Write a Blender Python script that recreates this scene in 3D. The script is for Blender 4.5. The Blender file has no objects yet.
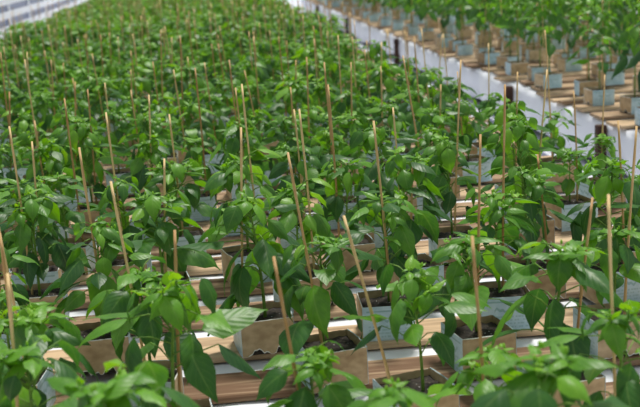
import bpy, math, random
import numpy as np
from mathutils import Vector, Matrix, Euler

# ------------------------------------------------------------------ camera, world, sun, exposure
scene = bpy.context.scene
FPX, PITCH, YAW, ROLL, CAM_Z = 1100.0, math.radians(13), math.radians(5.5), math.radians(3.0), 0.918
fwd = np.array([math.sin(YAW)*math.cos(PITCH), math.cos(YAW)*math.cos(PITCH), -math.sin(PITCH)])
rgt = np.array([math.cos(YAW), -math.sin(YAW), 0.0])
up0 = np.cross(rgt, fwd)
CR = rgt*math.cos(ROLL) - up0*math.sin(ROLL)
CU = up0*math.cos(ROLL) + rgt*math.sin(ROLL)
cam_data = bpy.data.cameras.new('camera')
cam = bpy.data.objects.new('camera', cam_data)
scene.collection.objects.link(cam)
cam.matrix_world = Matrix(((CR[0], CU[0], -fwd[0], 0), (CR[1], CU[1], -fwd[1], 0), (CR[2], CU[2], -fwd[2], CAM_Z), (0, 0, 0, 1)))
cam_data.sensor_fit = 'HORIZONTAL'
cam_data.sensor_width = 36.0
cam_data.lens = 36.0*FPX/640.0
cam_data.clip_start = 0.05
cam_data.clip_end = 200
cam_data.dof.use_dof = True
cam_data.dof.focus_distance = 2.05
cam_data.dof.aperture_fstop = 7.6
scene.camera = cam

world = bpy.data.worlds.new('greenhouse_daylight')
scene.world = world
world.use_nodes = True
wn = world.node_tree.nodes
wn['Background'].inputs[0].default_value = (0.88, 0.95, 1.0, 1)
wn['Background'].inputs[1].default_value = 0.60

sun_data = bpy.data.lights.new('sun', 'SUN')
sun_data.energy = 4.1
sun_data.angle = math.radians(9)
sun_data.color = (1.0, 0.96, 0.88)
sun = bpy.data.objects.new('sun', sun_data)
scene.collection.objects.link(sun)
SUN_FROM = Vector((0.16, 0.38, 1.0))     # high, a little beyond the bench
sun.rotation_euler = SUN_FROM.to_track_quat('Z', 'Y').to_euler()

scene.view_settings.view_transform = 'Standard'
scene.view_settings.look = 'None'
scene.view_settings.gamma = 1
scene.view_settings.use_curve_mapping = False
scene.view_settings.exposure = -0.12
scene.cycles.max_bounces = 8
scene.cycles.diffuse_bounces = 4
scene.cycles.transmission_bounces = 6

rnd = random.Random(11)
COL = scene.collection

# pixel <-> world, used only to measure where the photographed pots and canes stand
def ray(x, y):
    return fwd + (x-320)/FPX*CR - (y-203.5)/FPX*CU
def at_y(x, y, Y):
    v = ray(x, y); t = Y/v[1]
    return v[0]*t, CAM_Z + v[2]*t
def project(p):
    q = np.array(p, float) - np.array([0, 0, CAM_Z]); Z = q @ fwd
    return 320 + FPX*(q @ CR)/Z, 203.5 - FPX*(q @ CU)/Z, Z

# ------------------------------------------------------------------ materials
def new_mat(name):
    m = bpy.data.materials.new(name); m.use_nodes = True
    nt = m.node_tree
    return m, nt, nt.nodes, nt.links, nt.nodes['Principled BSDF']
def node(ns, t, **kw):
    n = ns.new(t)
    for k, v in kw.items(): setattr(n, k, v)
    return n
def ramp(ns, stops):
    r = ns.new('ShaderNodeValToRGB')
    e = r.color_ramp.elements
    while len(e) < len(stops): e.new(0.5)
    for el, (p, c) in zip(e, stops):
        el.position = p; el.color = (*c, 1)
    return r
def srgb(r, g, b):
    f = lambda c: (c/255/12.92) if c/255 <= 0.04045 else ((c/255+0.055)/1.055)**2.4
    return (f(r), f(g), f(b))

def mat_leaf():
    m, nt, ns, ln, bs = new_mat('pepper_leaf')
    tone = node(ns, 'ShaderNodeAttribute', attribute_name='tone')
    uv = node(ns, 'ShaderNodeAttribute', attribute_name='luv')
    sep = ns.new('ShaderNodeSeparateXYZ'); ln.new(uv.outputs['Vector'], sep.inputs[0])
    rp = ramp(ns, [(0.0, srgb(34, 70, 42)), (0.32, srgb(56, 104, 42)), (0.62, srgb(100, 156, 44)), (1.0, srgb(146, 190, 66))])
    oi = ns.new('ShaderNodeObjectInfo')
    ma = node(ns, 'ShaderNodeMath', operation='MULTIPLY_ADD'); ma.inputs[1].default_value = 0.14
    ln.new(oi.outputs['Random'], ma.inputs[0]); ln.new(tone.outputs['Fac'], ma.inputs[2])
    no = ns.new('ShaderNodeTexNoise'); no.inputs['Scale'].default_value = 60
    tc = ns.new('ShaderNodeTexCoord'); ln.new(tc.outputs['Object'], no.inputs['Vector'])
    mb = node(ns, 'ShaderNodeMath', operation='MULTIPLY_ADD'); mb.inputs[1].default_value = 0.25
    ln.new(no.outputs['Fac'], mb.inputs[0]); ln.new(ma.outputs[0], mb.inputs[2])
    mc = node(ns, 'ShaderNodeMath', operation='SUBTRACT'); mc.inputs[1].default_value = 0.17
    ln.new(mb.outputs[0], mc.inputs[0]); ln.new(mc.outputs[0], rp.inputs[0])
    # pale midrib and side veins
    ab = node(ns, 'ShaderNodeMath', operation='ABSOLUTE'); ln.new(sep.outputs['X'], ab.inputs[0])
    r1 = ramp(ns, [(0.0, (1, 1, 1)), (0.10, (0, 0, 0))]); ln.new(ab.outputs[0], r1.inputs[0])
    s1 = node(ns, 'ShaderNodeMath', operation='MULTIPLY_ADD'); s1.inputs[1].default_value = -0.33
    ln.new(ab.outputs[0], s1.inputs[0]); ln.new(sep.outputs['Y'], s1.inputs[2])
    s2 = node(ns, 'ShaderNodeMath', operation='MULTIPLY'); s2.inputs[1].default_value = 42
    ln.new(s1.outputs[0], s2.inputs[0])
    s3 = node(ns, 'ShaderNodeMath', operation='SINE'); ln.new(s2.outputs[0], s3.inputs[0])
    r2 = ramp(ns, [(0.9, (0, 0, 0)), (1.0, (0.4, 0.4, 0.4))]); ln.new(s3.outputs[0], r2.inputs[0])
    mx = node(ns, 'ShaderNodeMath', operation='MAXIMUM'); ln.new(r1.outputs[0], mx.inputs[0]); ln.new(r2.outputs[0], mx.inputs[1])
    mv = node(ns, 'ShaderNodeMath', operation='MULTIPLY'); mv.inputs[1].default_value = 0.22; ln.new(mx.outputs[0], mv.inputs[0])
    mix = node(ns, 'ShaderNodeMixRGB'); ln.new(mv.outputs[0], mix.inputs[0]); ln.new(rp.outputs[0], mix.inputs[1])
    mix.inputs[2].default_value = (*srgb(150, 178, 100), 1)
    ln.new(mix.outputs[0], bs.inputs['Base Color'])
    bs.inputs['Roughness'].default_value = 0.42
    bs.inputs['Specular IOR Level'].default_value = 0.42
    bp = ns.new('ShaderNodeBump'); bp.inputs['Strength'].default_value = 0.08; bp.inputs['Distance'].default_value = 0.003
    ln.new(s3.outputs[0], bp.inputs['Height']); ln.new(bp.outputs[0], bs.inputs['Normal'])
    tr = ns.new('ShaderNodeBsdfTranslucent')
    hs = ns.new('ShaderNodeHueSaturation'); hs.inputs['Saturation'].default_value = 1.1; hs.inputs['Value'].default_value = 1.7; hs.inputs['Hue'].default_value = 0.485
    ln.new(mix.outputs[0], hs.inputs['Color']); ln.new(hs.outputs[0], tr.inputs[0])
    ms = ns.new('ShaderNodeMixShader'); ms.inputs[0].default_value = 0.36
    ln.new(bs.outputs[0], ms.inputs[1]); ln.new(tr.outputs[0], ms.inputs[2])
    ln.new(ms.outputs[0], ns['Material Output'].inputs[0])
    return m

def mat_simple(name, c1, c2, scale, rough=0.6, stretch=(1, 1, 1), bump=0.0, detail=6, island=0.0, spec=0.3):
    m, nt, ns, ln, bs = new_mat(name)
    tc = ns.new('ShaderNodeTexCoord'); mp = ns.new('ShaderNodeMapping')
    mp.inputs['Scale'].default_value = stretch
    ln.new(tc.outputs['Object'], mp.inputs[0])
    no = ns.new('ShaderNodeTexNoise'); no.inputs['Scale'].default_value = scale; no.inputs['Detail'].default_value = detail
    ln.new(mp.outputs[0], no.inputs['Vector'])
    src = no.outputs['Fac']
    if island:
        g = ns.new('ShaderNodeNewGeometry'); oi = ns.new('ShaderNodeObjectInfo')
        ad = node(ns, 'ShaderNodeMath', operation='ADD'); ln.new(g.outputs['Random Per Island'], ad.inputs[0]); ln.new(oi.outputs['Random'], ad.inputs[1])
        fr = node(ns, 'ShaderNodeMath', operation='FRACT'); ln.new(ad.outputs[0], fr.inputs[0])
        sb = node(ns, 'ShaderNodeMath', operation='SUBTRACT'); sb.inputs[1].default_value = 0.5; ln.new(fr.outputs[0], sb.inputs[0])
        mm = node(ns, 'ShaderNodeMath', operation='MULTIPLY_ADD'); mm.inputs[1].default_value = island
        ln.new(sb.outputs[0], mm.inputs[0]); ln.new(src, mm.inputs[2]); src = mm.outputs[0]
    rp = ramp(ns, [(0.28, c1), (0.72, c2)]); ln.new(src, rp.inputs[0])
    ln.new(rp.outputs[0], bs.inputs['Base Color'])
    bs.inputs['Roughness'].default_value = rough
    bs.inputs['Specular IOR Level'].default_value = spec
    if bump:
        b = ns.new('ShaderNodeBump'); b.inputs['Strength'].default_value = 0.6; b.inputs['Distance'].default_value = bump
        ln.new(no.outputs['Fac'], b.inputs['Height']); ln.new(b.outputs[0], bs.inputs['Normal'])
    return m

LEAF = mat_leaf()
STEM = mat_simple('pepper_stem', srgb(72, 112, 38), srgb(126, 164, 66), 40, 0.5)
BAMBOO = mat_simple('bamboo', srgb(176, 134, 84), srgb(224, 194, 138), 30, 0.5, (1, 1, 0.15), 0.0, 4, 0.5)
KRAFT = mat_simple('kraft_card', srgb(164, 138, 106), srgb(204, 180, 144), 45, 0.8, (1, 1, 1.5), 0.0006, 5, 0.25)
def mat_print():
    """pale blue carton print: a green script line, small lines of type, a rule"""
    m, nt, ns, ln, bs = new_mat('printed_card')
    uv = node(ns, 'ShaderNodeAttribute', attribute_name='luv'); sep = ns.new('ShaderNodeSeparateXYZ'); ln.new(uv.outputs['Vector'], sep.inputs[0])
    X, Y = sep.outputs['X'], sep.outputs['Y']
    def mt(op, a, b=None, c=None):
        n_ = node(ns, 'ShaderNodeMath', operation=op)
        for i, v in enumerate((a, b, c)):
            if v is None: continue
            if isinstance(v, (int, float)): n_.inputs[i].default_value = v
            else: ln.new(v, n_.inputs[i])
        return n_.outputs[0]
    def band(v, lo_, hi_): return mt('MULTIPLY', mt('GREATER_THAN', v, lo_), mt('LESS_THAN', v, hi_))
    inx = band(X, -.5, .6)
    wav = mt('ADD', mt('MULTIPLY', mt('SINE', mt('MULTIPLY', X, 26)), .03), mt('MULTIPLY', mt('SINE', mt('MULTIPLY', X, 13)), .035))
    script = mt('MULTIPLY', mt('LESS_THAN', mt('ABSOLUTE', mt('SUBTRACT', mt('SUBTRACT', Y, .62), wav)), .042), inx)
    cmb = ns.new('ShaderNodeCombineXYZ'); ln.new(mt('MULTIPLY', X, 9), cmb.inputs[0]); ln.new(mt('FLOOR', mt('MULTIPLY', Y, 10)), cmb.inputs[1])
    no = ns.new('ShaderNodeTexNoise'); no.inputs['Scale'].default_value = 1.3; no.inputs['Detail'].default_value = 2; ln.new(cmb.outputs[0], no.inputs['Vector'])
    lines = mt('MULTIPLY', mt('GREATER_THAN', no.outputs['Fac'], .47), mt('LESS_THAN', mt('FRACT', mt('MULTIPLY', Y, 10)), .5))
    lines = mt('MULTIPLY', mt('MULTIPLY', lines, band(Y, .1, .45)), band(X, -.8, .8))
    rule = mt('MULTIPLY', band(Y, .84, .89), band(X, -.85, .85))
    ink = mt('MAXIMUM', mt('MAXIMUM', script, mt('MULTIPLY', lines, .7)), rule)
    n2 = ns.new('ShaderNodeTexNoise'); n2.inputs['Scale'].default_value = 30; tc = ns.new('ShaderNodeTexCoord'); ln.new(tc.outputs['Object'], n2.inputs['Vector'])
    rp = ramp(ns, [(.3, srgb(164, 194, 208)), (.7, srgb(204, 224, 232))]); ln.new(n2.outputs['Fac'], rp.inputs[0])
    mix = ns.new('ShaderNodeMixRGB'); ln.new(mt('MULTIPLY', ink, .42), mix.inputs[0]); ln.new(rp.outputs[0], mix.inputs[1]); mix.inputs[2].default_value = (*srgb(50, 130, 118), 1)
    ln.new(mix.outputs[0], bs.inputs['Base Color']); bs.inputs['Roughness'].default_value = .45
    return m
BLUE = mat_print()
PAPER = mat_simple('torn_paper', srgb(222, 220, 212), srgb(240, 240, 236), 80, 0.8)
WOOD = mat_simple('weathered_board', srgb(112, 84, 62), srgb(204, 176, 142), 7, 0.75, (0.5, 9, 9), 0.0015, 8, 0.42)
BEAM = mat_simple('bench_beam', srgb(96, 64, 42), srgb(150, 108, 74), 8, 0.8, (6, 0.6, 6), 0.001)
RUST = mat_simple('dark_post', srgb(52, 34, 28), srgb(84, 56, 44), 14, 0.75, (1, 1, 0.6), 0.001)
FILM = mat_simple('white_film', srgb(222, 225, 236), srgb(242, 243, 248), 2.5, 0.42, (1, 1, 1), 0.01, 4, 0, 0.5)
GROUND = mat_simple('ground_film', srgb(198, 202, 216), srgb(224, 226, 236), 1.7, 0.5, (1, 1, 1), 0.01, 5, 0, 0.4)
CREASE = mat_simple('grey_crease', srgb(96, 100, 126), srgb(126, 130, 152), 4, 0.5)
WALLWHITE = mat_simple('white_painted_metal', srgb(236, 239, 244), srgb(248, 249, 252), 3, 0.4)

def mat_soil():
    m, nt, ns, ln, bs = new_mat('potting_soil')
    tc = ns.new('ShaderNodeTexCoord')
    no = ns.new('ShaderNodeTexNoise'); no.inputs['Scale'].default_value = 130; no.inputs['Detail'].default_value = 6
    ln.new(tc.outputs['Object'], no.inputs['Vector'])
    rp = ramp(ns, [(0.3, srgb(20, 17, 15)), (0.62, srgb(54, 46, 38)), (0.70, srgb(96, 90, 80))]); ln.new(no.outputs['Fac'], rp.inputs[0])
    vo = ns.new('ShaderNodeTexVoronoi'); vo.inputs['Scale'].default_value = 110; ln.new(tc.outputs['Object'], vo.inputs['Vector'])
    r2 = ramp(ns, [(0.10, (1, 1, 1)), (0.16, (0, 0, 0))]); ln.new(vo.outputs['Distance'], r2.inputs[0])
    sx = ns.new('ShaderNodeSeparateXYZ'); ln.new(vo.outputs['Color'], sx.inputs[0])
    gt = node(ns, 'ShaderNodeMath', operation='GREATER_THAN'); gt.inputs[1].default_value = 0.62; ln.new(sx.outputs['X'], gt.inputs[0])
    mu = node(ns, 'ShaderNodeMath', operation='MULTIPLY'); ln.new(r2.outputs[0], mu.inputs[0]); ln.new(gt.outputs[0], mu.inputs[1])
    mix = ns.new('ShaderNodeMixRGB'); ln.new(mu.outputs[0], mix.inputs[0]); ln.new(rp.outputs[0], mix.inputs[1]); mix.inputs[2].default_value = (0.55, 0.55, 0.52, 1)
    ln.new(mix.outputs[0], bs.inputs['Base Color']); bs.inputs['Roughness'].default_value = 0.95
    b = ns.new('ShaderNodeBump'); b.inputs['Strength'].default_value = 1; b.inputs['Distance'].default_value = 0.004
    ln.new(no.outputs['Fac'], b.inputs['Height']); ln.new(b.outputs[0], bs.inputs['Normal'])
    return m
SOIL = mat_soil()

def mat_glass():
    m, nt, ns, ln, bs = new_mat('diffusing_pane')
    bs.inputs['Base Color'].default_value = (*srgb(160, 168, 192), 1)
    bs.inputs['Roughness'].default_value = 0.25
    tr = ns.new('ShaderNodeBsdfTranslucent'); tr.inputs[0].default_value = (*srgb(170, 178, 204), 1)
    ms = ns.new('ShaderNodeMixShader'); ms.inputs[0].default_value = 0.45
    ln.new(bs.outputs[0], ms.inputs[1]); ln.new(tr.outputs[0], ms.inputs[2]); ln.new(ms.outputs[0], ns['Material Output'].inputs[0])
    return m
PANE = mat_glass()

# ------------------------------------------------------------------ mesh builder
class MB:
    """collects shapes; build() links them as one mesh object"""
    def __init__(s):
        s.v = []; s.f = []; s.mi = []; s.tone = []; s.uv = []; s.mats = []
    def slot(s, m):
        if m not in s.mats: s.mats.append(m)
        return s.mats.index(m)
    def add(s, vs, fs, m, tone=0.4, uv=None):
        o = len(s.v); s.v.extend([tuple(v) for v in vs])
        s.f.extend([tuple(i+o for i in f) for f in fs])
        k = s.slot(m); s.mi.extend([k]*len(fs))
        s.tone.extend([tone]*len(vs)); s.uv.extend(uv if uv else [(0.5, 0.0)]*len(vs))
    def box(s, x0, x1, y0, y1, z0, z1, m, bev=0.0):
        if not bev:
            vs = [(x, y, z) for z in (z0, z1) for y in (y0, y1) for x in (x0, x1)]
            s.add(vs, [(0, 2, 3, 1), (4, 5, 7, 6), (0, 1, 5, 4), (2, 6, 7, 3), (0, 4, 6, 2), (1, 3, 7, 5)], m)
            return
        b = bev                                   # chamfered long edges
        ring = [(y0+b, z0), (y1-b, z0), (y1, z0+b), (y1, z1-b), (y1-b, z1), (y0+b, z1), (y0, z1-b), (y0, z0+b)]
        vs = [(x0, y, z) for y, z in ring] + [(x1, y, z) for y, z in ring]
        fs = [(i, i+8, (i+1) % 8+8, (i+1) % 8) for i in range(8)] + [tuple(range(8)), tuple(range(15, 7, -1))]
        s.add(vs, fs, m)
    def tube(s, pts, rads, m, n=6, tone=0.4):
        pts = [Vector(p) for p in pts]; vs = []; fs = []
        for i, p in enumerate(pts):
            d = (pts[min(i+1, len(pts)-1)] - pts[max(i-1, 0)]).normalized()
            a = d.orthogonal().normalized() if i == 0 else (a - d*a.dot(d)).normalized()
            b = d.cross(a)
            for k in range(n):
                t = 2*math.pi*k/n; vs.append(p + (a*math.cos(t) + b*math.sin(t))*rads[i])
        for i in range(len(pts)-1):
            for k in range(n):
                fs.append((i*n+k, i*n+(k+1) % n, (i+1)*n+(k+1) % n, (i+1)*n+k))
        fs.append(tuple(range(n-1, -1, -1))); fs.append(tuple((len(pts)-1)*n+k for k in range(n)))
        s.add(vs, fs, m, tone)
    def mesh(s, name):
        me = bpy.data.meshes.new(name); me.from_pydata(s.v, [], s.f)
        for m in s.mats: me.materials.append(m)
        me.polygons.foreach_set('material_index', s.mi)
        me.polygons.foreach_set('use_smooth', [s.mats[k] in (LEAF, STEM, FILM, SOIL, BAMBOO, GROUND) for k in s.mi])
        a = me.attributes.new('tone', 'FLOAT', 'POINT'); a.data.foreach_set('value', s.tone)
        u = me.attributes.new('luv', 'FLOAT_VECTOR', 'POINT')
        u.data.foreach_set('vector', np.array([(a_, b_, 0) for a_, b_ in s.uv], 'f').ravel())
        me.update(); return me
    def build(s, name, parent=None):
        o = bpy.data.objects.new(name, s.mesh(name)); COL.objects.link(o); o.parent = parent
        return o
    def merge(s, other, M):
        """append another builder transformed by the 4x4 M"""
        o = len(s.v); A = np.array(M)
        V = np.array(other.v) @ A[:3, :3].T + A[:3, 3]
        s.v.extend(map(tuple, V.tolist()))
        s.f.extend([tuple(i+o for i in f) for f in other.f])
        mp = [s.slot(m) for m in other.mats]
        s.mi.extend([mp[k] for k in other.mi]); s.tone.extend(other.tone); s.uv.extend(other.uv)

def tag(o, label, cat, group=None, kind=None):
    o['label'] = label; o['category'] = cat
    if group: o['group'] = group
    if kind: o['kind'] = kind
def empty(name, loc, rz=0):
    o = bpy.data.objects.new(name, None); COL.objects.link(o); o.location = loc; o.rotation_euler = (0, 0, rz)
    o.empty_display_size = 0.02
    return o

# ------------------------------------------------------------------ the setting
SLAT_TOP, SLAT_T = 0.22, 0.012
POT_H, POT_W = 0.065, 0.095
RIM = SLAT_TOP + POT_H
A_X0, A_X1 = -1.45, 1.09          # near bench
B_X0, B_X1 = 1.53, 3.75           # far bench across the aisle

def sheet(x0, x1, y0, y1, nx, ny, zf, m):
    b = MB(); vs = []; fs = []
    for j in range(ny+1):
        for i in range(nx+1):
            x = x0+(x1-x0)*i/nx; y = y0+(y1-y0)*j/ny
            vs.append((x, y, zf(x, y)))
    for j in range(ny):
        for i in range(nx):
            a = j*(nx+1)+i; fs.append((a, a+1, a+nx+2, a+nx+1))
    b.add(vs, fs, m); return b
fl = sheet(-9, 14, -2, 62, 90, 240, lambda x, y: 0.004*math.sin(x*7+math.sin(y*3))*math.sin(y*5.1) - 0.004, GROUND).build('floor')
fl['kind'] = 'structure'; fl['label'] = 'white film covered greenhouse floor'

# side wall of the greenhouse: white kerb and rails with diffusing panes between mullions
WX = -2.2
w = MB()
w.box(WX-0.10, WX+0.02, 2, 60, -0.05, 0.256, WALLWHITE)
w.box(WX-0.03, WX+0.03, 2, 60, 0.339, 0.412, WALLWHITE)
w.box(WX-0.03, WX+0.03, 2, 60, 0.49, 0.60, WALLWHITE)
w.box(WX-0.03, WX+0.03, 2, 60, 1.30, 1.38, WALLWHITE)
w.box(WX-0.05, WX+0.05, 2, 60, 2.5, 2.6, WALLWHITE)
for k in range(39):
    y = 2.5+1.5*k; w.box(WX-0.025, WX+0.025, y-0.03, y+0.03, 0.1, 2.52, WALLWHITE)
wl = w.build('wall_left'); wl['kind'] = 'structure'; wl['label'] = 'white rails and kerb of the greenhouse side wall'
w = MB()
for k in range(38):
    y = 2.53+1.5*k; w.box(WX-0.004, WX+0.004, y, y+1.44, 0.24, 2.51, PANE)
wp = w.build('window_1'); wp['kind'] = 'structure'; wp['label'] = 'pale diffusing panes of the greenhouse side wall'

# ------------------------------------------------------------------ benches
def bench(x0, x1, y0, y1, seed, pitch, label, legs_y):
    r = random.Random(seed)
    root = empty('slatted_bench', ((x0+x1)/2, y0, 0)); tag(root, label, 'bench')
    inv = Matrix.Translation((-(x0+x1)/2, -y0, 0))
    def place(b, name):
        o = b.build(name, root); o.data.transform(inv); return o
    b = MB(); y = y0; slats = []
    while y < y1:
        wd = pitch*0.57 + r.uniform(-.008, .008)
        e0 = x0 + r.uniform(-.035, .03); e1 = x1 + r.uniform(-.03, .035)
        t0 = len(b.v)
        if r.random() < 0.35:      # two narrow boards lying side by side
            h = wd*r.uniform(.42, .56)
            b.box(e0, e1, y, y+h-0.002, SLAT_TOP-SLAT_T, SLAT_TOP, WOOD, .0025)
            b.box(e0+r.uniform(-.02, .02), e1+r.uniform(-.02, .02), y+h+0.002, y+wd, SLAT_TOP-SLAT_T, SLAT_TOP, WOOD, .0025)
        else:
            b.box(e0, e1, y, y+wd, SLAT_TOP-SLAT_T, SLAT_TOP, WOOD, .0025)
        sk = r.uniform(-.006, .006)
        for i in range(t0, len(b.v)):
            vx, vy, vz = b.v[i]; b.v[i] = (vx, vy+sk*(vx-x0)/(x1-x0), vz)
        slats.append((y, wd)); y += pitch + r.uniform(-.006, .006)
    o = place(b, 'slat_deck')
    zb = SLAT_TOP-SLAT_T-0.006
    for x in (x0+0.09, (x0+x1)/2, x1-0.09):
        b = MB(); b.box(x-0.02, x+0.02, y0-.02, y1, zb-0.05, zb, BEAM); place(b, 'beam')
    for y in legs_y:
        b = MB(); b.box(x0+.015, x1-.015, y-0.018, y+0.018, zb-0.09, zb-0.05, BEAM); place(b, 'crossbeam')
        for x in (x0-0.022, x1+0.022):
            b = MB(); b.box(x-0.018, x+0.018, y-0.055, y-0.018, 0, SLAT_TOP-SLAT_T-0.012 if x > x0+.1 else SLAT_TOP-SLAT_T-0.012, RUST); place(b, 'leg')
    # film laid over the beams and under the boards, hanging down at the long sides
    n = int((y1-y0)/0.05); b = MB(); vs = []; fs = []
    prof = []
    for k in range(7): prof.append((x0+0.005-0.012*math.sin(k/6*3.14), zb - 0.172*(1-k/6), 1-k/6))
    m_ = 26
    for k in range(1, m_): prof.append((x0+(x1-x0)*k/m_, zb+0.004, 0))
    for k in range(7): prof.append((x1-0.005+0.012*math.sin(k/6*3.14), zb - 0.172*(k/6), k/6))
    ph = [r.uniform(0, 6) for _ in range(4)]
    for j in range(n+1):
        y = y0+(y1-y0)*j/n
        for i, (x, z, h) in enumerate(prof):
            wv = math.sin(y*9+ph[0])+math.sin(y*23+ph[1])*.6+math.sin(y*5.3+ph[2])
            out = (-1 if i < 10 else 1)*h*0.010*wv
            sag = 0 if h else -0.003*abs(math.sin(i*1.7+y*3))
            vs.append((x+out, y, z + h*0.012*math.sin(y*4.1+ph[3])*wv + sag))
    c = len(prof)
    for j in range(n):
        for i in range(c-1):
            a = j*c+i; fs.append((a, a+1, a+c+1, a+c))
    b.add(vs, fs, FILM)
    place(b, 'plastic_film')['label'] = 'white plastic film under the boards'
    return root, slats

benchA, slatsA = bench(A_X0, A_X1, 0.55, 16.4, 3, 0.186, 'near wide low bench of weathered boards crowded with staked seedlings', [1.2+1.5*k for k in range(10)])
benchB, slatsB = bench(B_X0, B_X1, 3.0, 17.2, 7, 0.23, 'low slatted bench across the aisle with ragged board ends', [4.14, 5.45, 8.7, 11.7, 14.7])
hs = MB()  # thin grey tube added to draw a dark crease line in the floor film
hs.tube([(1.42+0.02*math.sin(k*.9), 2+.4*k, 0.012) for k in range(38)], [.009]*38, CREASE, 8)
tag(hs.build('crease_line'), 'thin grey tube standing in for a crease in the white aisle film', 'crease_line')

# ------------------------------------------------------------------ the plant: pot, soil, stem, leaves, cane
PROF = [(0, .10), (.08, .58), (.20, .92), (.34, 1.0), (.52, .88), (.70, .58), (.85, .24), (1.0, 0.0)]
PROF_LO = [(0, .1), (.3, 1.0), (.65, .72), (1.0, 0.0)]
def leaf(b, base, az, pitch, L, wid, curl, fold, roll, tone, r, lo=False):
    f = Vector((math.cos(az)*math.cos(pitch), math.sin(az)*math.cos(pitch), math.sin(pitch)))
    s = Vector((-math.sin(az), math.cos(az), 0))
    n = f.cross(s); n.negate() if n.z < 0 and pitch > -1.2 else None
    q = Matrix.Rotation(roll, 3, f); s = q @ s
    prof = PROF_LO if lo else PROF
    us = (-1, 0, 1) if lo else (-1, -.5, 0, .5, 1)
    p = Vector(base); vs = []; uv = []; last = 0; ph = r.uniform(0, 6); wav = r.uniform(.0, .035)*L
    tw = r.uniform(-.25, .25)
    for t, w_ in prof:
        dt = t-last
        q = Matrix.Rotation(curl*dt, 3, s); f = q @ f
        s = Matrix.Rotation(tw*dt, 3, f) @ s
        p = p + f*(dt*L); last = t
        n = s.cross(f)
        if n.z < 0 and abs(n.z) > .999: n = -n
        for u in us:
            hw = wid*L*w_
            vs.append(p + s*(u*hw*math.cos(fold)) + n*(-abs(u)*hw*math.sin(fold)*-1 + wav*abs(u)*math.sin(t*14+ph+(u > 0)*2)))
            uv.append((u, t))
    c = len(us); fs = [(i*c+k, i*c+k+1, (i+1)*c+k+1, (i+1)*c+k) for i in range(len(prof)-1) for k in range(c-1)]
    b.add(vs, fs, LEAF, tone, uv)

def make_plant(seed, H, nleaf, big=1.0, lo=False, low=.28):
    """returns builders (stem, leaves, shoot)"""
    r = random.Random(seed); st, lf, sh = MB(), MB(), MB()
    bend = Vector((r.uniform(-.02, .02), r.uniform(-.02, .02), 0))
    def sp(t): return Vector((0, 0, -0.012)) + bend*(t*t) + Vector((0, 0, (H+0.012)*t))
    k = 3 if lo else 7
    st.tube([sp(i/k) for i in range(k+1)], [.0030*(1-.55*i/k)*big for i in range(k+1)], STEM, 4 if lo else 6, .4)
    az = r.uniform(0, 6.28)
    # two or three short side branches near the top
    heads = [(sp(1.0), 1.0)]
    for _ in range(2):
        t = r.uniform(.62, .8); a = r.uniform(0, 6.28); o = sp(t)
        e = o + Vector((math.cos(a)*.035, math.sin(a)*.035, H*(1-t)*r.uniform(.5, .95)+.01))
        st.tube([o, (o+e)/2+Vector((math.cos(a)*.006, math.sin(a)*.006, 0)), e], [.0018, .0015, .0012], STEM, 4, .5)
        heads.append((e, .8))
    for i in range(nleaf):
        t = low + (.96-low)*(i/(nleaf-1))**.8; az += 2.4 + r.uniform(-.35, .35)
        o = sp(t); pl = r.uniform(.030, .072)*big*(1.1-.4*t); up = r.uniform(.1, .8)
        d = Vector((math.cos(az)*math.cos(up), math.sin(az)*math.cos(up), math.sin(up)))
        e = o + d*pl + Vector((0, 0, -.004))
        if not lo: st.tube([o, o+d*pl*.55+Vector((0, 0, .003)), e], [.0013, .0011, .0009], STEM, 4, .5)
        L = (r.uniform(.048, .080) if r.random() < .6 else r.uniform(.080, .100))*big*(1.0 - .45*max(0, t-.5)/.5)
        leaf(lf, e, az+r.uniform(-.3, .3), r.uniform(-.90, .35), L, r.uniform(.25, .335), r.uniform(.3, 1.6), r.uniform(.1, .5), r.uniform(-.6, .6),
             max(0, min(1, .06+.42*t+r.uniform(-.16, .26))), r, lo)
    for (hp, sc) in heads:
        for i in range(4 if lo else 6):
            az += 2.4 + r.uniform(-.5, .5); q = i/5
            L = (.018+.040*(1-q))*r.uniform(.75, 1.3)*big*sc
            a = r.uniform(0, .012)
            leaf(sh, hp+Vector((0, 0, -.012*(1-q)+.004)), az, r.uniform(-.5, .6)+.7*q, L, r.uniform(.2, .3), r.uniform(.4, 2.2), r.uniform(.25, .6), r.uniform(-.3, .3),
                 min(1, .42+.30*q+r.uniform(-.1, .15)), r, lo)
        if not lo:
            for _ in range(2):
                c = hp+Vector((r.uniform(-.008, .008), r.uniform(-.008, .008), r.uniform(0, .008)))
                sh.tube([c, c+Vector((0, 0, .004)), c+Vector((0, 0, .007))], [.0015, .0022, .0008], LEAF, 5, 1.0)
    return st, lf, sh

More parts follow.
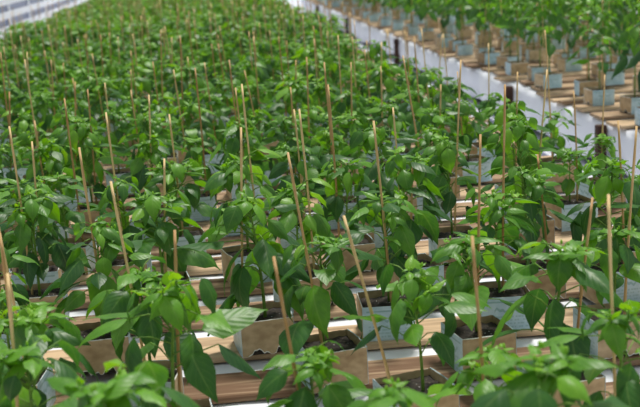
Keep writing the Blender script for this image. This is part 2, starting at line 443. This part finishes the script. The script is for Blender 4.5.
def carton(seed, lo=False):
    """square pot cut from a drinks carton: builders (card tube, two printed panels, soil)"""
    r = random.Random(seed); card, so = MB(), MB()
    h = POT_W/2; t = .0012; n = 4 if lo else 22
    bulge = [r.uniform(.0, .004) for _ in range(4)]
    out = []                                       # outline of the tube, wall by wall, with ragged foot on two walls
    for q in range(4):
        c, s_ = math.cos(q*math.pi/2), math.sin(q*math.pi/2)
        for k in range(n):
            u = -1+2*k/n; x = u*h; y = -h - bulge[q]*(1-u*u); zb = 0.0
            if q == 0 or (q == 2 and seed % 2):
                if .1 < k/n < .92: zb = min(.014, abs(r.gauss(.001, .003)) + (.008 if math.sin(k*.62+seed*1.7) > .45 else 0))
            out.append((x*c-y*s_, x*s_+y*c, zb, q))
    N = len(out); vs = []
    for ring in range(6):                          # outer foot, outer fibre line, outer rim, inner rim, inner foot
        for x, y, zb, q in out:
            k_ = 1 if ring < 3 else 1-t/h
            z = [zb, zb+(.0022 if zb > .0008 else .0004), POT_H-.0011, POT_H, zb+.001, 0][ring] if ring < 5 else POT_H
            if ring == 4: z = zb
            vs.append((x*k_, y*k_, z + (r.uniform(-.0005, .0005) if ring in (2, 3) and not lo else 0)))
    def ringf(a, b, m):
        for k in range(N): card_f[m].append((a*N+k, a*N+(k+1) % N, b*N+(k+1) % N, b*N+k))
    card_f = {0: [], 1: []}
    ringf(0, 1, 1); ringf(1, 2, 0); ringf(2, 3, 1); ringf(3, 4, 0); ringf(4, 0, 1)
    vs = vs[:5*N]
    card.add(vs, card_f[0], KRAFT)
    k1 = card.slot(PAPER); card.f.extend(card_f[1]); card.mi.extend([k1]*len(card_f[1]))
    panels = []
    for q in (1, 3):                               # printed outer skins of the two side walls
        p = MB(); a = (q*n); ids = [(a+k) % N for k in range(n+1)]; vs2 = []; uv = []
        for z in (.0005, POT_H+.0004):
            for k, i_ in enumerate(ids):
                x, y = out[i_][0], out[i_][1]; e = 1+.0006/h
                vs2.append((x*e, y*e, z)); uv.append((-1+2*k/n, z/POT_H))
        for z in (.0005, POT_H+.0004):
            for k, i_ in enumerate(ids):
                vs2.append((out[i_][0]*1.002, out[i_][1]*1.002, z)); uv.append((-1+2*k/n, z/POT_H))
        M_ = n+1
        fs = [(k, k+1, M_+k+1, M_+k) for k in range(n)] + [(2*M_+k+1, 2*M_+k, 3*M_+k, 3*M_+k+1) for k in range(n)]
        fs += [(M_+k, M_+k+1, 3*M_+k+1, 3*M_+k) for k in range(n)] + [(k+1, k, 2*M_+k, 2*M_+k+1) for k in range(n)]
        fs += [(0, M_, 3*M_, 2*M_), (M_-1, 3*M_-1, 4*M_-1, 2*M_-1)]
        p.add(vs2, fs, BLUE, .4, uv); panels.append(p)
    n = 3 if lo else 14; vs = []; fs = []; g = h-t-.0006
    for j in range(n+1):
        for i in range(n+1):
            u, v = -1+2*i/n, -1+2*j/n
            vs.append((u*g, v*g, POT_H-.012+.0055*(1-max(abs(u), abs(v))**2)+r.uniform(-.0022, .0022)))
    for j in range(n):
        for i in range(n): a = j*(n+1)+i; fs.append((a, a+1, a+n+2, a+n+1))
    B = len(vs); vs += [(-g, -g, .002), (g, -g, .002), (g, g, .002), (-g, g, .002)]
    fs.append((B+3, B+2, B+1, B))
    e = [list(range(0, n+1)), [k*(n+1)+n for k in range(n+1)], [n*(n+1)+k for k in range(n, -1, -1)], [k*(n+1) for k in range(n, -1, -1)]]
    for q in range(4): fs.append(tuple([B+q, B+(q+1) % 4] + e[q][::-1]))
    so.add(vs, fs, SOIL)
    return card, panels[0], panels[1], so

def cane_mb(n=8):
    b = MB(); pts = []; rad = []
    for k in range(13):
        z = k/12; pts.append((.0035*math.sin(z*2.2), .0025*math.sin(z*3.1+1), z)); rad.append(.0024*(1-.22*z) + (.0005 if k % 4 == 2 else 0))
    b.tube(pts, rad, BAMBOO, n); return b

NV = 9
plants = [make_plant(100+i, [.17, .19, .21, .18, .22, .20, .23, .16, .20][i], [21, 24, 26, 23, 28, 24, 28, 21, 26][i]) for i in range(NV)]
plant_mesh = [(a.mesh('stem'), b.mesh('leaves'), c.mesh('young_leaves')) for a, b, c in plants]
plants_lo = [make_plant(300+i, .17+.015*(i % 4), 21, 1.0, True) for i in range(6)]
near_mesh = []     # open, large-leaved plants standing at the front
for i in range(4):
    a, b, c = make_plant(700+i, .17+.015*i, 17, 1.22, False, .34)
    near_mesh.append((a.mesh('stem'), b.mesh('leaves'), c.mesh('young_leaves')))
tall_mesh = []
for i in range(5):
    a, b, c = make_plant(500+i, .35+.02*i, 30, 1.15, False, .36)
    tall_mesh.append((a.mesh('stem'), b.mesh('leaves'), c.mesh('young_leaves')))
tall_lo = [make_plant(600+i, .35+.02*i, 28, 1.15, True, .36) for i in range(5)]
cartons = [carton(40+i) for i in range(6)]
carton_mesh = [(a.mesh('carton_pot'), b.mesh('printed_panel'), c.mesh('printed_panel'), d.mesh('soil')) for a, b, c, d in cartons]
cartons_lo = [carton(60+i, True) for i in range(3)]
CANE = cane_mb(); cane_mesh = CANE.mesh('bamboo_cane'); CANE_LO = cane_mb(4)

# ------------------------------------------------------------------ where the pots stand
R_ = random.Random(5)
DEG = math.radians
manual = {  # (x, y): turn in degrees, as seen in the photograph
    (.422, 1.724): 9, (.494, 1.508): 10, (.067, 1.898): 8, (.169, 1.713): 12, (.296, 1.919): 88, (.516, 1.915): 86,
    (.272, 1.505): 14, (.717, 2.432): 7, (.764, 2.008): 96, (.622, 2.065): 5, (-.344, 2.515): -8, (-.362, 2.150): 3, (-.219, 1.870): 4,
    (-.338, 1.686): -6, (-.115, 2.151): 6, (-.128, 1.649): 84, (.985, 3.065): 3, (-.322, 2.908): 2,
    (-.25, 1.30): 8, (-.12, 1.10): 5, (.16, 1.08): 8, (.33, 1.03): -4, (.10, 1.31): 5, (.31, 1.26): -6, (.50, 1.27): 8, (-.075, 1.47): 4, (-.275, 1.49): 0, (.66, 1.74): 6}
pots = []
for (x, y), a in manual.items(): pots.append(dict(x=x, y=y, rot=DEG(a), bench='A', fixed=True))
k = 0; y = 1.92
while y < 15.8:
    ph = .06 if k % 2 == 0 else .175
    x = A_X0+.07+((ph-(A_X0+.07)) % .235)
    while x < A_X1-(.06 if y < 3.4 else (.15 if y < 5 else .26)):
        px = x+R_.uniform(-.018, .018); py = y+R_.uniform(-.02, .02)
        if all((px-q['x'])**2+(py-q['y'])**2 > .155**2 for q in pots if q.get('fixed')):
            pots.append(dict(x=px, y=py, rot=DEG(R_.choice([0, 90])+R_.gauss(5, 6)), bench='A'))
        x += .235
    y += .21; k += 1
k = 0; y = 3.3
while y < 15.5:
    x = B_X0+.10 + (0 if k % 2 == 0 else .05)
    while x < B_X1-.1:
        pots.append(dict(x=x+R_.uniform(-.02, .02), y=y+R_.uniform(-.02, .02), rot=DEG(R_.choice([0, 90, 90])+R_.gauss(3, 7)), bench='B'))
        x += .30
    y += .30; k += 1

# canes measured in the photograph: top pixel, lower pixel
stakes = [  # an optional fifth value is the row (y) a cane stands in
          (5, 275, 15, 378, 1.3), (50, 198, 71, 322), (275, 255, 301, 407, 1.31), (345, 215, 376, 407, 1.5), (240, 128, 244, 310, 1.898), (173, 232, 178, 335, 1.475),
          (289, 152, 300, 215), (411, 162, 411, 250), (163, 160, 165, 235), (325, 62, 333, 175), (374, 120, 378, 165), (475, 237, 485, 407, 1.26),
          (540, 155, 552, 265, 2.065), (595, 200, 575, 395, 1.51), (605, 75, 602, 250), (480, 135, 480, 250), (80, 148, 92, 235), (107, 112, 115, 180),
          (50, 60, 57, 145), (74, 82, 75, 130), (160, 30, 163, 100), (130, 70, 133, 128), (205, 62, 212, 115), (505, 85, 505, 165),
          (548, 70, 540, 180), (403, 55, 412, 110), (350, 62, 352, 120), (36, 120, 43, 175), (148, 95, 150, 135), (170, 115, 175, 165),
          (245, 70, 262, 150), (295, 60, 297, 120), (230, 60, 236, 120), (460, 60, 458, 130), (470, 95, 472, 150), (490, 115, 490, 160),
          (555, 172, 550, 265, 2.13), (8, 92, 10, 150), (100, 35, 105, 100), (270, 30, 274, 90), (441, 85, 441, 140), (517, 72, 517, 120)]
for tx, ty, bx, by, *hint in stakes:
    best = None
    for q in pots:
        if q['bench'] != 'A' or 'cane' in q: continue
        Xt, Zt = at_y(tx, ty, q['y']); Xl, Zl = at_y(bx, by, q['y'])
        if hint:
            if abs(q['y']-hint[0]) > .06: continue
        elif not (.20 < Zt-RIM < .40): continue
        Xb = Xt+(Xl-Xt)*(Zt-RIM)/(Zt-Zl) if abs(Zt-Zl) > .02 else Xt
        if q.get('fixed') and abs(Xb-q['x']) > .045 and not hint: continue
        sc = abs(Xb-q['x']) + abs(Zt-RIM-.31)*.35
        if best is None or sc < best[0]: best = (sc, q, Xt, Zt, Xb)
    if best and best[0] < (.2 if hint else .085):
        _, q, Xt, Zt, Xb = best
        if not q.get('fixed') or abs(Xb-q['x']) > .034:
            if not q.get('fixed') and all((Xb-p['x'])**2+(q['y']-p['y'])**2 > .165**2 for p in pots if p is not q): q['x'] = Xb+R_.uniform(-.01, .01)
        bx_ = max(q['x']-.032, min(q['x']+.032, Xb))
        q['cane'] = (bx_-q['x'], R_.uniform(-.01, .015), Xt-q['x'], 0.0, Zt)

# what the camera can see of the field: distance and frame position
def seen(q, m=0.0):
    if q['y'] < .9: return False
    xs = []
    for z in (RIM-.05, RIM+.2):
        X, Y, Z = project((q['x'], q['y'], z)); mm = m*FPX/Z + .10*FPX/Z
        if -mm < X < 640+mm and Y > -mm*.55 and (Y-.05*FPX/Z) < 420+.2*m: xs.append(1)
    return bool(xs)
field = []
for q in pots:
    q['d'] = project((q['x'], q['y'], RIM))[2]
    q['in'] = seen(q)
    if q['in'] or seen(q, .6): field.append(q)
inview = sorted([q for q in field if q['in']], key=lambda q: q['d'])
singles = inview[:300]; ids = set(id(q) for q in singles)
rest = [q for q in field if id(q) not in ids and (q['in'] or q['y'] > 1.6)]

# descriptions
ORD = ['zeroth', 'first', 'second', 'third', 'fourth', 'fifth', 'sixth', 'seventh', 'eighth', 'ninth', 'tenth',
       'eleventh', 'twelfth', 'thirteenth', 'fourteenth', 'fifteenth', 'sixteenth', 'seventeenth', 'eighteenth']
own = {  # the ones whose look singles them out
(.422, 1.724): 'staked seedling in kraft carton with blue printed left side, right of the central leaning cane',
       (.494, 1.508): 'staked seedling in kraft carton with blue left side, in the bottom right corner area',
       (.067, 1.898): 'staked seedling in wide plain kraft carton with torn jagged bottom edge, left of centre'}
A_s = [q for q in singles if q['bench'] == 'A']; B_s = [q for q in singles if q['bench'] == 'B']
rows = []
for q in sorted(A_s, key=lambda q: q['y']):
    if rows and q['y']-rows[-1][0]['y'] < .13: rows[-1].append(q)
    else: rows.append([q])
for i, row in enumerate(rows):
    row.sort(key=lambda q: -q['x'])
    for j, q in enumerate(row):
        turned = abs(math.sin(q['rot'])) > .7
        face = 'pale blue printed' if turned else 'brown kraft'
        if i < 17 and j < 17:
            q['label'] = 'staked pepper seedling, %s pot front, %s row from camera, %s from right' % (face, ORD[i+1], ORD[j+1])
            q['group'] = 'staked pepper seedlings in the front rows'
        else:
            zone = 'middle' if i < 22 else ('farther' if i < 27 else 'far')
            side = 'wall edge' if q['x'] < -.85 else ('wall side' if q['x'] < -.45 else ('left centre' if q['x'] < -.05 else ('centre' if q['x'] < .3 else ('aisle side' if q['x'] < .62 else 'aisle edge'))))
            q['label'] = 'young staked pepper plant crowded at the %s of the near bench, %s distance' % (side, zone)
            q['group'] = 'pepper plants, near bench %s, %s distance' % (side, zone)
edge_n = 0
for q in sorted(B_s, key=lambda q: q['y']):
    edge = q['x'] < B_X0+.2
    zone = 'nearer half' if q['y'] < 5.6 else 'farther half'
    q['label'] = ('taller pepper plant in carton pot at the aisle edge of the bench across, %s' if edge else 'taller leafy pepper plant set back from the aisle on the bench across, %s') % zone
    q['group'] = 'pepper plants across the aisle, %s, %s' % ('edge row' if edge else 'inner rows', zone)
    if edge:
        edge_n += 1
        if edge_n < 15: q['label'] = 'taller pepper plant, %s pot along the aisle edge of the bench across' % ORD[edge_n]
for (x, y), L in own.items():
    for q in singles:
        if q.get('fixed') and abs(q['x']-x) < .04 and abs(q['y']-y) < .01: q['label'] = L

for i, q in enumerate(pots):
    for p in pots[:i]:
        if abs(p['x']-q['x']) < .14 and abs(p['y']-q['y']) < .14 and math.hypot(p['x']-q['x'], p['y']-q['y']) < .128: q['close'] = 1
def cane_matrix(q, r, tall):
    if 'cane' in q: ox, oy, txo, tyo, Zt = q['cane']; b = Vector((q['x']+ox, q['y']+oy, RIM-.03)); t = Vector((q['x']+txo, q['y']+tyo+oy, Zt))
    else:
        b = Vector((q['x']+r.uniform(-.03, .03), q['y']+r.uniform(-.03, .03), RIM-.03))
        h = r.uniform(.34, .46) if tall else r.uniform(.29, .41)
        t = b+Vector((r.gauss(-.004, .010), r.gauss(0, .012), h))
    d = t-b
    return Matrix.Translation(b) @ d.to_track_quat('Z', 'Y').to_matrix().to_4x4() @ Matrix.Diagonal((1, 1, d.length, 1))

def child(name, mesh, parent, M=None):
    o = bpy.data.objects.new(name, mesh); COL.objects.link(o); o.parent = parent
    if M is not None: o.matrix_local = M
    return o
# one prototype per kind; copies reuse its meshes
for q in singles:
    tall = q['bench'] == 'B'
    root = bpy.data.objects.new('potted_pepper_plant', None); COL.objects.link(root); root.empty_display_size = .02
    root.location = (q['x'], q['y'], SLAT_TOP)
    tag(root, q['label'], 'potted plant', q['group'])
    cm = R_.choice(carton_mesh); rz = Matrix.Rotation(q['rot'], 4, 'Z')
    c = child('carton_pot', cm[0], root, rz)
    for k in (1, 2): child('printed_panel', cm[k], c)['label'] = 'pale blue printed side with green lettering'
    child('soil', cm[3], root, rz)
    pm = R_.choice(tall_mesh if tall else (near_mesh if q['y'] < 1.8 else plant_mesh))
    s = R_.uniform(.88, 1.14) * (1.0 if q['y'] < 1.2 else .86 if q['y'] < 1.8 else 1) * (.82 if q['bench'] == 'A' and q['x'] > .8 else 1)
    M = Matrix.Translation((R_.uniform(-.012, .012), R_.uniform(-.012, .012), POT_H-.006)) @ Matrix.Rotation(R_.uniform(0, 6.28), 4, 'Z') @ Matrix.Scale(s, 4)
    st = child('stem', pm[0], root, M)
    child('leaves', pm[1], root, M); child('young_leaves', pm[2], root, M)
    if q['y'] > 1.2 or 'cane' in q: child('bamboo_cane', cane_mesh, root, Matrix.Translation((-q['x'], -q['y'], -SLAT_TOP)) @ cane_matrix(q, R_, tall))

mass = MB()
for q in rest:
    tall = q['bench'] == 'B'
    T = Matrix.Translation((q['x'], q['y'], SLAT_TOP)); rz = Matrix.Rotation(q['rot'], 4, 'Z')
    for b in R_.choice(cartons_lo): mass.merge(b, T @ rz)
    s = R_.uniform(.88, 1.14)
    M = T @ Matrix.Translation((0, 0, POT_H-.006)) @ Matrix.Rotation(R_.uniform(0, 6.28), 4, 'Z') @ Matrix.Scale(s, 4)
    for b in R_.choice(tall_lo if tall else plants_lo): mass.merge(b, M)
    mass.merge(CANE_LO, cane_matrix(q, R_, tall))
mo = mass.build('pepper_plants')
tag(mo, 'far blurred mass of staked pepper plants filling the back of both benches', 'potted plants', None, 'stuff')
print('POTS', len(pots), 'in view', len(inview), 'A', len(A_s), 'B', len(B_s), 'rest', len(rest), 'rows', len(rows), 'last single d', singles[-1]['d'])
